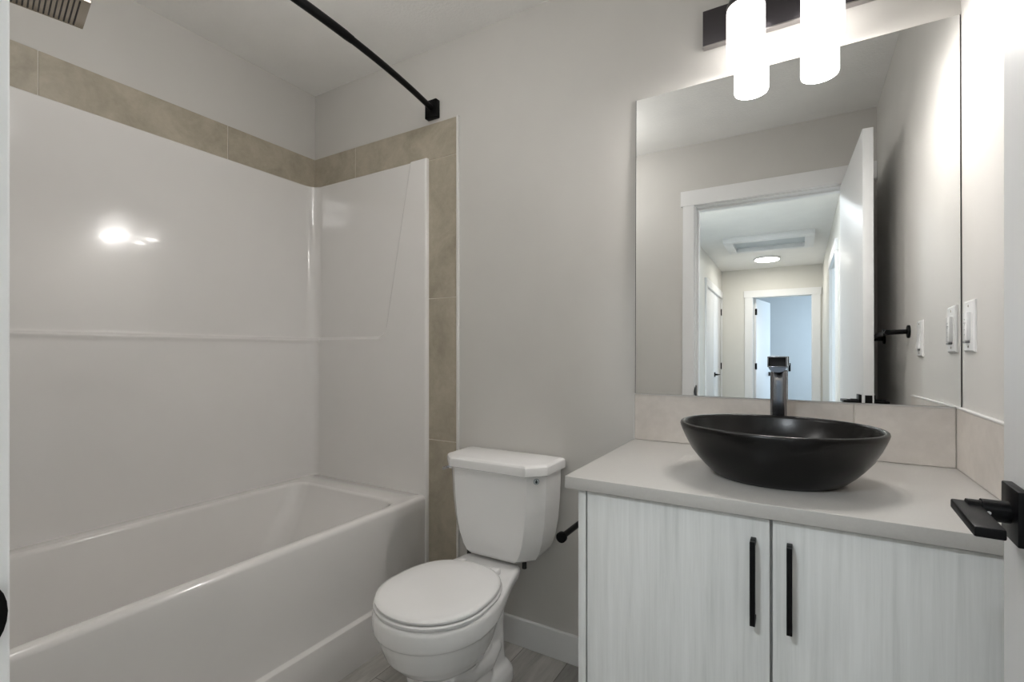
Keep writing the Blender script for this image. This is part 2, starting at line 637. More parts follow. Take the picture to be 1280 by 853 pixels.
def casing_y(n, x, y0, y1, side, label):
    bm = B()
    xa, xb = sorted((x, x + 0.018 * side))
    w = 0.075
    box(bm, xa, xb, y0 - w if y0 - w > HE + 0.03 else HE + 0.02, y0, 0, HD, 0.0015)
    box(bm, xa, xb, y1, y1 + w, 0, HD, 0.0015)
    xa, xb = sorted((x, x + 0.022 * side))
    box(bm, xa, xb, max(y0 - w - 0.012, HE + 0.02), y1 + w + 0.012, HD, HD + 0.095, 0.0015)
    return struct(n, bm, M['trim'], label, 'trim')


casing_x('trim_5', HE, D2[0], D2[1], 1, 'white casing around the doorway at the hall end')
casing_y('trim_6', HL, D3[0], D4[1], 1, 'white casing around the closed double door in the hall')
casing_y('trim_8', HR, D5[0], D5[1], -1, 'white casing around the bright side doorway of the hall')
b = B()
for x0, x1 in ((D2[0] - 0.001, D2[0] + 0.010), (D2[1] - 0.010, D2[1] + 0.001)):
    box(b, x0, x1, HE - 0.115, HE - 0.002, 0, HD)
struct('trim_9', b, M['trim'], 'white jamb lining the doorway at the hall end', 'door frame')
b = B()
for y0, y1 in ((D5[0], D5[0] + 0.012), (D5[1] - 0.012, D5[1])):
    box(b, HR + 0.002, HR + 0.118, y0, y1, 0, HD)
struct('trim_10', b, M['trim'], 'white jamb lining the bright side doorway of the hall', 'door frame')


def hall_door(name, rng, hinge_far, label):
    y0, y1 = rng
    bm = B(); box(bm, HL - 0.040, HL - 0.004, y0 + 0.003, y1 - 0.003, 0.012, HD - 0.003, 0.0015)
    d = tag(obj(name, bm, M['door'], None, 40, (HL - 0.02, (y0 + y1) / 2, 0)), label, 'door', None, 'structure')
    yh = y0 + 0.006 if hinge_far else y1 - 0.006
    for z in (0.25, 1.06, 1.84):
        bm = B(); tube(bm, [(HL + 0.002, yh, z - 0.047), (HL + 0.002, yh, z + 0.047)], 0.009, 14)
        obj('hinge', bm, M['black'], d)
    if not hinge_far:
        return d
    yl = y1 - 0.065
    T = Matrix.Translation(Vector((HL - 0.004, yl, 0.945))) @ Matrix.Rotation(pi / 2, 4, 'Z')
    door_lever(d, T, -1)
    return d


hall_door('door_3', D3, True, 'closed white hall double door leaf beside the end wall, with a black lever')
hall_door('door_4', D4, False, 'closed white hall double door leaf farther from the end wall')
b = B(); box(b, -0.90, 1.25, -7.60, -7.572, 0.012, 2.42, 0.0015)
d5 = tag(obj('door_5', b, M['room_paint'], None, 40, (0.3, -7.59, 0)), 'tall flush closet panel across the far wall of the room past the hall', 'door', None, 'structure')
b = B(); box(b, -0.16, -0.125, -7.572, -7.55, 0.96, 1.12, 0.002)
obj('door_pull', b, M['black'], d5)

# hall ceiling lamp and hatch, plus two added fill lamps
def hall_lamp(x, y, label, mat):
    t = thing('ceiling_lamp', label, 'ceiling light', (x, y, CE), 'flush disc ceiling lamps')
    bm = B(); disc(bm, (x, y, CE), (0, 0, -1), 0.15, 0.022, 40, 0.008)
    obj('rim', bm, M['trim'], t)
    bm = B(); disc(bm, (x, y, CE - 0.0215), (0, 0, -1), 0.135, 0.006, 40, 0.003)
    obj('diffuser', bm, M[mat], t)
    return t


hall_lamp(-0.34, -3.68, 'lit round flush lamp on the hall ceiling past the hatch, seen in the mirror', 'lamp')
hall_lamp(-0.55, -0.90, 'added round flush fill lamp on the hall ceiling just outside the bathroom door', 'fill_door')  # added out of view to brighten the bathroom through the doorway
dx, dy, dz = -1.10, 0.63, 2.21  # globe added outside the frame as fill for the bathroom walls and ceiling
t = thing('ceiling_lamp', 'added opal globe fill lamp hanging from the bathroom ceiling between tub and doorway', 'ceiling light', (dx, dy, CE))
b = B(); disc(b, (dx, dy, CE), (0, 0, -1), 0.06, 0.018, 40, 0.006); obj('ceiling_plate', b, M['bronze'], t)
b = B(); tube(b, [(dx, dy, CE - 0.017), (dx, dy, dz + 0.095)], 0.008, 16); obj('stem', b, M['bronze'], t)
b = B()
loft(b, lathe_rings([(max(0.004, 0.1 * sin(pi * k / 20)), dz - 0.1 * cos(pi * k / 20)) for k in range(21)], dx, dy, seg=40))
obj('globe', b, M['fill_bath'], t, 60)
hx0, hx1, hy0, hy1 = -0.70, 0.145, -3.03, -2.40
t = thing('attic_hatch', 'white framed attic hatch in the hall ceiling, seen in the mirror', 'hatch', ((hx0 + hx1) / 2, (hy0 + hy1) / 2, CE))
b = B()
w = 0.085
for a in ((hx0, hx1, hy0, hy0 + w), (hx0, hx1, hy1 - w, hy1), (hx0, hx0 + w, hy0 + w, hy1 - w), (hx1 - w, hx1, hy0 + w, hy1 - w)):
    box(b, *a, CE - 0.05, CE, 0.001)
obj('frame', b, M['trim'], t)
b = B(); box(b, hx0 + w, hx1 - w, hy0 + w, hy1 - w, CE - 0.004, CE)
obj('panel', b, M['hatch'], t)

# ------------------------------------------------------------------ baseboards
def base(n, bx, label):
    bm = B(); box(bm, *bx, 0, 0.105, 0.003)
    struct(n, bm, M['trim'], label, 'baseboard')


base('baseboard_far', (-1.212, -0.448, D - 0.014, D), 'white baseboard behind the toilet')
base('baseboard_right', (XR - 0.013, XR, YW + 0.03, 1.06), 'white baseboard behind the open door')
base('baseboard_door', (-1.222, JL - 0.075, YW, YW + 0.013), 'white baseboard beside the bathroom doorway')
base('baseboard_hall', (HL, -0.68, HE, HE + 0.013), 'white baseboard at the hall end')

# ------------------------------------------------------------------ shower tile band
TT = 0.009


def tile_piece(bm, a, bevel=0.0012):
    box(bm, *a, bevel, 1)


b = B()
g = 0.0016
ZT0, ZT1, ZV = 1.955, 2.109, 1.9575
# band along the tub wall
ys = [YW + 0.001, 0.5675, 1.1755, D - TT]
for y0, y1 in zip(ys[:-1], ys[1:]):
    tile_piece(b, (XL, XL + TT, y0 + g, y1 - g, ZT0, ZT1))
xs = [XL + 0.001, -1.828, -1.2235]
for x0, x1 in zip(xs[:-1], xs[1:]):
    tile_piece(b, (x0 + g, x1 - g, D - TT, D, ZT0, ZT1))
zs = [0.0, 0.152, 0.752, 1.358, ZT0]
for z0, z1 in zip(zs[:-1], zs[1:]):
    tile_piece(b, (-1.40, -1.2235 - g, D - TT, D, z0 + g, z1 - g))
    tile_piece(b, (-1.40, -1.2235 - g, YW, YW + TT, z0 + g, z1 - g))
for x0, x1 in zip(xs[:-1], xs[1:]):
    tile_piece(b, (x0 + g + (TT if x0 < -2 else 0), x1 - g, YW, YW + TT, ZT0, ZT1))
struct('trim_11', b, M['tile'], 'beige stone tile band above and beside the tub surround', 'tile')
b = B()
box(b, XL, XL + TT - 0.002, YW, D, ZT0, ZT1 - 0.001)
box(b, XL, -1.2240, D - TT + 0.002, D, ZT0, ZT1 - 0.001)
box(b, -1.40, -1.2240, D - TT + 0.002, D, 0, ZT0)
box(b, XL, -1.2240, YW, YW + TT - 0.002, ZT0, ZT1 - 0.001)
box(b, -1.40, -1.2240, YW, YW + TT - 0.002, 0, ZT0)
struct('trim_12', b, M['grout'], 'pale grout bed between the beige stone tiles', 'grout')
b = B()
box(b, -1.2235, -1.2135, D - TT - 0.001, D, 0, ZT1 + 0.003, 0.001)
struct('trim_13', b, M['metal_trim'], 'thin pale edge strip down the outer side of the tile', 'trim')

# ------------------------------------------------------------------ bathtub with surround
tub = thing('bathtub', 'white alcove bathtub with glossy one piece wall surround', 'bathtub', (-1.75, 0.86, 0))
YN = YW            # near end wall
RC = 0.070


def path(u):
    """plan path of the alcove walls from the near end, round the back, to the far end: returns point, inward normal"""
    x_in = -1.377
    L1 = x_in - (XL + RC)
    La = RC * pi / 2
    L2 = (D - RC) - (YN + RC)
    if u < L1:
        return Vector((x_in - u, YN, 0)), Vector((0, 1, 0))
    u -= L1
    if u < La:
        a = u / RC
        c = Vector((XL + RC, YN + RC, 0))
        n = Vector((sin(a), cos(a), 0))
        return c - n * RC, n
    u -= La
    if u < L2:
        return Vector((XL, YN + RC + u, 0)), Vector((1, 0, 0))
    u -= L2
    if u < La:
        a = u / RC
        c = Vector((XL + RC, D - RC, 0))
        n = Vector((cos(a), -sin(a), 0))
        return c - n * RC, n
    u -= La
    return Vector((XL + RC + u, D, 0)), Vector((0, -1, 0))


L1 = -1.377 - (XL + RC)
LA = RC * pi / 2
L2 = (D - RC) - (YN + RC)
LT = 2 * L1 + 2 * LA + L2
ZTOP = 1.962


def sst(a, c, x):
    t = min(1, max(0, (x - a) / (c - a)))
    return t * t * (3 - 2 * t)


def depth(u, z):
    """how far the surround stands off the wall"""
    d_up, d_lo = 0.017, 0.028
    e = min(u, LT - u)                 # distance from the open edge
    # recess = above the ledge and behind the slanting line
    zz = z - 1.192
    xline = 0.085 + (1 - zz / 0.765) * 0.155 if zz > 0 else 0.24
    s1 = zz
    s2 = (e - xline) * 0.98
    r = 0.045
    q1, q2 = s1 - r, s2 - r
    sd = min(max(q1, q2), 0)
    if q1 < 0 and q2 < 0:
        sdist = r - math.hypot(q1, q2)
    else:
        sdist = min(s1, s2)
    m = sst(-0.004, 0.008, sdist)
    d = d_lo + (d_up - d_lo) * m
    # soft lip along the ledge on the back wall
    if L1 < u < LT - L1:
        lip_z = math.exp(-((z - 1.186) / 0.010) ** 2)
        d += 0.004 * lip_z
    # rounded top edge
    if z > ZTOP - 0.008:
        k = (z - (ZTOP - 0.008)) / 0.008
        d -= 0.006 * (1 - math.sqrt(max(0, 1 - k * k)))
    return d


zl = [0.47, 0.52] + [0.55 + 0.05 * k for k in range(12)] + [1.125, 1.14]
zl += [1.15 + 0.003 * k for k in range(40)]
zl += [1.28 + 0.02 * k for k in range(34)] + [1.953, 1.955, 1.957, 1.959, 1.961, 1.962]
zl = sorted(set(round(z, 4) for z in zl))


def surround(name, u0, u1, us, edge=None):
    bm = B()
    rings = []
    for u in us:
        p, n = path(u)
        col = []
        for z in zl:
            q = p + n * depth(u, z)
            col.append(Vector((q.x, q.y, z)))
        q = p + n * 0.001
        col.append(Vector((q.x, q.y, ZTOP)))
        rings.append(col)
    if edge:
        # rounded free edge: returns to the wall
        u = 0.0 if edge == 'start' else LT
        p, n = path(u)
        tdir = Vector((1, 0, 0))
        extra = []
        for k in range(1, 5):
            a = pi / 2 * k / 4
            col = []
            for z in zl:
                q = p + n * (depth(u, z) - 0.006 * (1 - cos(a))) + tdir * (0.006 * sin(a))
                col.append(Vector((q.x, q.y, z)))
            q = p + n * 0.001 + tdir * (0.006 * sin(a))
            col.append(Vector((q.x, q.y, ZTOP)))
            extra.append(col)
        col = [Vector((p.x + 0.006, (p + n * 0.0005).y, z)) for z in zl] + [Vector((p.x + 0.006, (p + n * 0.0005).y, ZTOP))]
        extra.append(col)
        rings = (list(reversed(extra)) + rings) if edge == 'start' else (rings + extra)
    loft(bm, rings, False, False, closed=False)
    # face into the tub
    c = Vector((-1.7, 0.86, 1.2))
    bm.faces.ensure_lookup_table()
    f = bm.faces[len(bm.faces) // 2]
    if f.normal.dot(c - f.calc_center_median()) < 0:
        bmesh.ops.reverse_faces(bm, faces=bm.faces)
    return obj(name, bm, M['acrylic'], tub, 60)


def lin(a, c, n):
    return [a + (c - a) * k / n for k in range(n + 1)]


usn = lin(0.0, L1, 130)
usf = lin(LT - L1, LT - 0.006, 150)
usb = lin(L1, L1 + LA, 14) + lin(L1 + LA, L1 + LA + L2, 20)[1:] + lin(L1 + LA + L2, L1 + 2 * LA + L2, 14)[1:]
surround('back_panel', L1, LT - L1, usb)
surround('end_panel', LT - L1, LT, [u for u in usf], 'end')
surround('end_panel', 0, L1, [max(u, 0.006) for u in usn[1:]], 'start')
# flange legs that carry the end panels down to the floor beside the apron
for ya, yb in ((D - 0.028, D - 0.001), (YN + 0.001, YN + 0.028)):
    b = B(); box(b, -1.40, -1.371, ya, yb, 0, 0.50, 0.004)
    obj('flange', b, M['acrylic'], tub)

# basin and rim
ZR = 0.512
b = B()
X0, X1, Y0, Y1 = XL + 0.004, -1.375, YN + 0.004, D - 0.004
rings = []
rings.append(rrect(X0, X1, Y0, Y1, ZR - 0.05, 0.004, 10))
for k in range(6):
    a = pi / 2 * k / 5
    rings.append(rrect(X0 + 0.018 * (1 - cos(a)), X1 - 0.018 * (1 - cos(a)), Y0 + 0.004 * (1 - cos(a)), Y1 - 0.004 * (1 - cos(a)), ZR - 0.018 + 0.018 * sin(a), 0.006, 10))
ix0, ix1, iy0, iy1 = -2.044, -1.420, YN + 0.10, 1.468
rings.append(rrect(ix0 - 0.016, ix1 + 0.016, iy0 - 0.016, iy1 + 0.016, ZR, 0.075, 10))
for k in range(1, 6):
    a = pi / 2 * k / 5
    rings.append(rrect(ix0 - 0.016 + 0.016 * sin(a), ix1 + 0.016 - 0.016 * sin(a), iy0 - 0.016 + 0.016 * sin(a), iy1 + 0.016 - 0.016 * sin(a), ZR - 0.016 * (1 - cos(a)), 0.075, 10))
for z, ins, insf, r in ((0.44, 0.010, 0.035, 0.08), (0.36, 0.022, 0.085, 0.085), (0.28, 0.034, 0.14, 0.09), (0.21, 0.046, 0.185, 0.10), (0.17, 0.058, 0.215, 0.105), (0.145, 0.078, 0.245, 0.105), (0.132, 0.105, 0.28, 0.10), (0.128, 0.14, 0.33, 0.08)):
    rings.append(rrect(ix0 + ins, ix1 - ins, iy0 + ins * 1.2, iy1 - insf, z, r, 10))
loft(b, rings, False, True)
obj('basin', b, M['acrylic'], tub, 50)
# overflow-free floor drain
b = B(); disc(b, (-1.742, YN + 0.32, 0.128), (0, 0, 1), 0.032, 0.004, 24, 0.002)
obj('drain', b, M['chrome'], tub)
# apron
b = B()
prof = [(-1.395, ZR - 0.03), (-1.376, ZR - 0.03), (-1.375, ZR - 0.06), (-1.376, 0.40), (-1.378, 0.25), (-1.3785, 0.165), (-1.377, 0.158), (-1.372, 0.154), (-1.366, 0.152), (-1.363, 0.149), (-1.362, 0.143), (-1.354, 0.03), (-1.353, 0.0), (-1.395, 0.0)]
rings = [[Vector((x, y, z)) for x, z in prof] for y in (YN + 0.027, 0.4, 0.8, 1.2, D - 0.027)]
loft(b, rings)
obj('apron', b, M['acrylic'], tub, 35)

# ------------------------------------------------------------------ shower head
SHC = Vector((-1.70, 0.474, 2.05))
t = thing('overhead_shower', 'square metal shower head with slotted face above the tub', 'shower head', (SHC.x, SHC.y, SHC.z))
Rz = Matrix.Translation(SHC) @ Matrix.Rotation(radians(-11.5), 4, 'Z')
b = B(); box(b, -0.077, 0.077, -0.077, 0.077, 0.0, 0.012, 0.002)
bmesh.ops.transform(b, matrix=Rz, verts=b.verts)
obj('face_plate', b, M['nickel'], t)
for k in range(13):
    b = B()
    y = 0.056 - 0.0102 * k
    box(b, -0.068, 0.068, y - 0.0016, y + 0.0016, -0.0008, 0.001)
    bmesh.ops.transform(b, matrix=Rz, verts=b.verts)
    obj('nozzle_slot', b, M['dark_slot'], t, 0)
b = B(); tube(b, [SHC + Vector((0, 0, 0.012)), SHC + Vector((0, 0, 0.03)), SHC + Vector((0, 0, 0.05))], [0.02, 0.018, 0.012], 20)
obj('swivel', b, M['nickel'], t)
b = B()
arm = [SHC + Vector((0, 0, 0.045)), SHC + Vector((0, -0.004, 0.065)), SHC + Vector((0, -0.02, 0.082)), SHC + Vector((0, -0.045, 0.09)), Vector((SHC.x, YN + 0.004, SHC.z + 0.09))]
tube(b, arm, 0.0105, 16)
obj('arm', b, M['nickel'], t)
b = B(); disc(b, (SHC.x, YN + 0.0, SHC.z + 0.09), (0, 1, 0), 0.03, 0.008, 28, 0.003)
obj('wall_flange', b, M['nickel'], t)

# ------------------------------------------------------------------ curved shower rod
ZRD = 2.166
t = thing('shower_curtain_rod', 'curved black shower curtain rod across the tub opening', 'shower rod', (-1.349, 0.8666, ZRD))
yc, half = (YN + D) / 2, (D - YN) / 2


def rod_pt(y):
    return Vector((-1.349 + 0.082 * (1 - ((y - yc) / half) ** 2), y, ZRD))


b = B(); tube(b, [rod_pt(y) for y in lin(1.10, D - 0.012, 14)], 0.0118, 20); obj('rod', b, M['black'], t)
b = B(); tube(b, [rod_pt(y) for y in lin(YN + 0.012, 0.62, 14)], 0.0118, 20); obj('rod', b, M['black'], t)
b = B()
ps = [rod_pt(y) for y in lin(0.60, 1.112, 16)]
tube(b, ps, [0.0118] + [0.0142] * 15 + [0.0128], 20)
obj('sleeve', b, M['black'], t)
for s, y in ((1, D), (-1, YN)):
    b = B()
    ya, yb = sorted((y, y - 0.026 * s))
    box(b, -1.380, -1.318, ya, yb, 2.128, 2.204, 0.003)
    obj('flange', b, M['black'], t)

# ------------------------------------------------------------------ toilet
TX = -0.948
toilet = thing('toilet', 'white two piece toilet with closed lid between tub and vanity', 'toilet', (TX, 1.28, 0))


def egg(yf, yc, yb, hw, z, pb=2.4, n=40, cx=TX, pf=2.05):
    pts = []
    for k in range(n):
        a = 2 * pi * k / n
        c, s = cos(a), sin(a)
        if c >= 0:   # front
            e = 2.0 / pf
            y = yc - (yc - yf) * abs(c) ** e
            x = hw * math.copysign(abs(s) ** e, s)
        else:
            e = 2.0 / pb
            y = yc + (yb - yc) * abs(c) ** e
            x = hw * math.copysign(abs(s) ** e, s)
        pts.append(Vector((cx + x, y, z)))
    return pts


def rim_ring(yf, yc, yb, hw, hb, z, n=40, cx=TX):
    """egg in front, straight taper to a narrower squared back"""
    pts = []
    m = n // 2
    for k in range(m + 1):
        a = -pi / 2 + pi * k / m
        pts.append(Vector((cx + hw * sin(a), yc - (yc - yf) * cos(a), z)))
    q = 12
    r = 0.022
    for sgn in (1, -1):
        seq = []
        for k in range(1, q):
            t_ = k / q
            seq.append((hw + (hb - hw) * (t_ * t_ * (2.2 - 1.2 * t_)), yc + (yb - r - yc) * t_))
        for k in range(0, 5):
            a = pi / 2 * k / 4
            seq.append((hb - r + r * cos(a), yb - r + r * sin(a)))
        if sgn < 0:
            seq.reverse()
        pts += [Vector((cx + sgn * x, y, z)) for x, y in seq]
    return pts


b = B()
sec = [(0.168, 1.10, 1.22, 1.40, 0.085, 0.06), (0.180, 1.062, 1.20, 1.42, 0.108, 0.062), (0.21, 1.022, 1.18, 1.43, 0.132, 0.066), (0.245, 0.99, 1.165, 1.44, 0.155, 0.072), (0.29, 0.972, 1.16, 1.445, 0.170, 0.082),
       (0.318, 0.966, 1.155, 1.45, 0.176, 0.090), (0.320, 0.957, 1.155, 1.465, 0.184, 0.104), (0.345, 0.955, 1.155, 1.474, 0.186, 0.114), (0.370, 0.957, 1.155, 1.478, 0.185, 0.119), (0.379, 0.964, 1.155, 1.472, 0.178, 0.114)]
loft(b, [rim_ring(yf, yc_, yb, hw, hb, z) for z, yf, yc_, yb, hw, hb in sec])
# deck under the tank
t2 = B()
dk = []
for z, x, ya, yb in ((0.325, 0.085, 1.22, 1.455), (0.35, 0.105, 1.22, 1.47), (0.374, 0.116, 1.30, 1.478), (0.3815, 0.112, 1.38, 1.474)):
    dk.append(rrect(TX - x, TX + x, ya, yb, z, 0.025, 5))
loft(t2, dk); join(b, t2)
# neck / trapway
t2 = B()
nk = []
for z, x, ya, yb in ((0.0, 0.078, 1.15, 1.47), (0.10, 0.074, 1.16, 1.46), (0.2, 0.076, 1.18, 1.45), (0.28, 0.085, 1.20, 1.45), (0.34, 0.098, 1.22, 1.46)):
    nk.append(rrect(TX - x, TX + x, ya, yb, z, 0.05, 6))
loft(t2, nk); join(b, t2)
# pedestal
t2 = B()
loft(t2, [egg(1.045, 1.20, 1.40, 0.108, 0.0), egg(1.05, 1.20, 1.40, 0.104, 0.05), egg(1.06, 1.20, 1.40, 0.098, 0.12), egg(1.055, 1.19, 1.40, 0.10, 0.17)])
join(b, t2)
# foot lobes
t2 = B()
loft(t2, [rrect(TX - 0.108, TX + 0.108, 1.26, 1.475, 0.0, 0.06, 6), rrect(TX - 0.106, TX + 0.106, 1.262, 1.473, 0.035, 0.06, 6), rrect(TX - 0.095, TX + 0.095, 1.275, 1.46, 0.055, 0.055, 6), rrect(TX - 0.07, TX + 0.07, 1.30, 1.44, 0.066, 0.05, 6)])
join(b, t2)
# bulge of the trapway on both sides
for s in (-1, 1):
    t2 = B()
    tube(t2, [(TX + s * 0.055, 1.12, 0.21), (TX + s * 0.058, 1.22, 0.145), (TX + s * 0.055, 1.32, 0.12), (TX + s * 0.045, 1.38, 0.13), (TX + s * 0.03, 1.40, 0.16)], [0.055, 0.05, 0.045, 0.04, 0.03], 16)
    join(b, t2)
bowl = obj('bowl', b, M['porcelain'], toilet, 0)
md = bowl.modifiers.new('remesh', 'REMESH'); md.mode = 'VOXEL'; md.voxel_size = 0.0045; md.use_smooth_shade = True
md = bowl.modifiers.new('smooth', 'SMOOTH'); md.factor = 0.5; md.iterations = 6

b = B()
loft(b, [egg(0.974, 1.14, 1.355, 0.168, 0.3785, 2.5), egg(0.965, 1.14, 1.362, 0.1775, 0.381, 2.5), egg(0.963, 1.14, 1.364, 0.179, 0.389, 2.5), egg(0.966, 1.14, 1.362, 0.176, 0.3925, 2.5)])
obj('seat', b, M['seat'], toilet, 35)
b = B()
loft(b, [egg(0.978, 1.14, 1.352, 0.166, 0.394, 2.5), egg(0.969, 1.14, 1.359, 0.175, 0.3965, 2.5), egg(0.968, 1.14, 1.360, 0.176, 0.402, 2.5), egg(0.972, 1.14, 1.357, 0.1725, 0.4065, 2.5), egg(0.985, 1.14, 1.350, 0.161, 0.4095, 2.5), egg(1.04, 1.15, 1.31, 0.11, 0.4105, 2.4)])
obj('lid', b, M['seat'], toilet, 50)
for s in (-1, 1):
    b = B(); box(b, TX + s * 0.07 - 0.016, TX + s * 0.07 + 0.016, 1.345, 1.385, 0.378, 0.4, 0.006, 3)
    obj('seat_hinge', b, M['seat'], toilet)


def tank_ring(hw, yf, yb, z, cf=0.05, cx=TX + 0.010, n=6):
    """rectangle with large front corners and small back corners"""
    pts = []
    for (px, py, r, a0) in ((cx + hw - 0.012, yb - 0.012, 0.012, 0), (cx - hw + 0.012, yb - 0.012, 0.012, pi / 2), (cx - hw + cf, yf + cf, cf, pi), (cx + hw - cf, yf + cf, cf, 3 * pi / 2)):
        for k in range(n + 1):
            a = a0 + pi / 2 * k / n
            # flatten the front corners towards a chamfer
            c, s = cos(a), sin(a)
            if r > 0.02:
                l = 1.0 / (abs(c) + abs(s))
                c, s = 0.1 * c + 0.9 * c * l, 0.1 * s + 0.9 * s * l
            pts.append(Vector((px + r * c, py + r * s, z)))
    return pts


b = B()
sec = [(0.392, 0.128, 1.452, 1.57), (0.396, 0.142, 1.444, 1.582), (0.405, 0.153, 1.438, 1.590), (0.43, 0.168, 1.434, 1.596), (0.47, 0.181, 1.430, 1.60), (0.53, 0.191, 1.427, 1.602), (0.60, 0.197, 1.425, 1.602), (0.66, 0.200, 1.424, 1.602), (0.712, 0.201, 1.423, 1.602)]
loft(b, [tank_ring(hw, yf, yb, z) for z, hw, yf, yb in sec])
obj('tank', b, M['porcelain'], toilet, 24)
b = B()
sec = [(0.708, 0.208, 1.410, 1.612), (0.711, 0.2125, 1.406, 1.614), (0.730, 0.2135, 1.405, 1.614), (0.739, 0.212, 1.407, 1.613), (0.744, 0.207, 1.412, 1.609), (0.7465, 0.198, 1.421, 1.600)]
loft(b, [tank_ring(hw, yf, yb, z, 0.055) for z, hw, yf, yb in sec])
obj('tank_lid', b, M['porcelain'], toilet, 27)
b = B()
tube(b, [(TX - 0.186, 1.475, 0.690), (TX - 0.204, 1.475, 0.690)], 0.009, 16)
box(b, TX - 0.207, TX - 0.200, 1.435, 1.485, 0.684, 0.696, 0.002)
obj('flush_lever', b, M['chrome'], toilet)
for s in (-1, 1):
    b = B(); tube(b, [(TX + 0.010 + s * 0.118, 1.47, 0.375), (TX + 0.010 + s * 0.118, 1.47, 0.398)], 0.008, 12)
    obj('tank_bolt', b, M['dark_slot'], toilet)
# water drop sticker near the tank's upper front corner
sx, sy, sz = TX + 0.010 + 0.2005 - 0.0238, 1.4236 + 0.0238, 0.690
na = Vector((0.7071, -0.7071, 0.0)).normalized()
ta = Vector((0, 0, 1)).cross(na).normalized()


def stick(bm, ring, off):
    t3 = B()
    o0 = Vector((sx, sy, sz)) + na * off
    loft(t3, [[o0 + ta * u + Vector((0, 0, v)) for u, v in ring], [o0 + na * 0.0006 + ta * u + Vector((0, 0, v)) for u, v in ring]])
    join(bm, t3)


b = B(); stick(b, [(0.0105 * cos(2 * pi * k / 28), 0.0105 * sin(2 * pi * k / 28)) for k in range(28)], 0.0006)
stk = obj('sticker', b, M['sticker'], toilet, 0); stk['label'] = 'small round water drop sticker'
b = B()
drop = [(0, 0.0072)] + [(0.0042 * cos(a), -0.0022 + 0.0042 * sin(a)) for a in [radians(30 - 240 * k / 16) for k in range(17)]]
stick(b, drop, 0.0014)
obj('drop_mark', b, M['ink'], stk, 0)
b = B()
n = 28
t3 = B()
o0 = Vector((sx, sy, sz)) + na * 0.0013
loft(t3, [[o0 + ta * (r * cos(2 * pi * k / n)) + Vector((0, 0, r * sin(2 * pi * k / n))) for k in range(n)] for r in (0.0088, 0.0098)], False, False)
join(b, t3)
obj('ring_mark', b, M['ink'], stk, 0)

# ------------------------------------------------------------------ vanity cabinet
CX0, CX1, CYF = -0.446, XR, 1.060
CT0, CT1 = 0.807, 0.835
van = thing('vanity_cabinet', 'whitewashed wood two door vanity cabinet under the grey counter', 'cabinet', (-0.05, 1.33, 0))
b = B()
box(b, CX0 + 0.020, CX1 - 0.001, CYF + 0.022, D - 0.001, 0.10, CT0 - 0.002)
obj('carcass', b, M['cabinet'], van)
b = B(); box(b, CX0, CX0 + 0.019, CYF, D - 0.001, 0.0, CT0, 0.001)
obj('end_panel', b, M['cabinet'], van)
b = B(); box(b, CX0 + 0.02, CX1 - 0.001, CYF + 0.075, CYF + 0.090, 0.0, 0.10)
obj('toe_kick', b, M['cabinet'], van)
for x0, x1, hx_ in ((CX0 + 0.0225, -0.0475, -0.0755), (-0.0425, CX1 - 0.004, -0.0140)):
    b = B(); box(b, x0, x1, CYF, CYF + 0.019, 0.105, CT0 - 0.004, 0.0012)
    d = obj('door', b, M['cabinet'], van)
    b = B()
    z0, z1 = 0.603, 0.764
    box(b, hx_ - 0.0048, hx_ + 0.0048, CYF - 0.032, CYF - 0.022, z0, z1, 0.001)
    box(b, hx_ - 0.0048, hx_ + 0.0048, CYF - 0.024, CYF + 0.001, z0, z0 + 0.010, 0.001)
    box(b, hx_ - 0.0048, hx_ + 0.0048, CYF - 0.024, CYF + 0.001, z1 - 0.010, z1, 0.001)
    h_ = obj('handle', b, M['black'], d); h_['label'] = 'slim matte black bar handle'

b = B(); box(b, -0.475, XR - 0.0005, 1.047, D - 0.0005, CT0, CT1, 0.0015)
tag(obj('countertop', b, M['counter'], None, 40, (-0.06, 1.33, CT0)), 'grey quartz countertop on the vanity, carrying the black basin', 'countertop')

# backsplash tiles
b = B()
ST = 0.010
SZ0, SZ1 = CT1 + 0.0005, 0.986
tile_piece(b, (-0.474, 0.1300, D - ST, D, SZ0, SZ1))
tile_piece(b, (0.1325, XR - ST - 0.001, D - ST, D, SZ0, SZ1))
tile_piece(b, (XR - ST, XR, 1.030, D - ST - 0.001, SZ0, SZ1))
struct('trim_14', b, M['splash'], 'beige tile backsplash behind the basin and along the switch wall', 'backsplash')
b = B()
box(b, -0.473, XR - 0.002, D - ST + 0.003, D, SZ0, SZ1 - 0.001)
struct('trim_15', b, M['grout'], 'pale grout bed of the backsplash', 'grout')
b = B()
box(b, -0.478, XR, D - ST - 0.001, D, SZ1, SZ1 + 0.004, 0.0008)
box(b, XR - ST - 0.001, XR, 1.027, D - ST, SZ1, SZ1 + 0.004, 0.0008)
box(b, -0.478, -0.4745, D - ST - 0.001, D, SZ0, SZ1, 0.0008)
struct('trim_16', b, M['metal_trim'], 'thin pale edge strip along the top of the backsplash', 'trim')

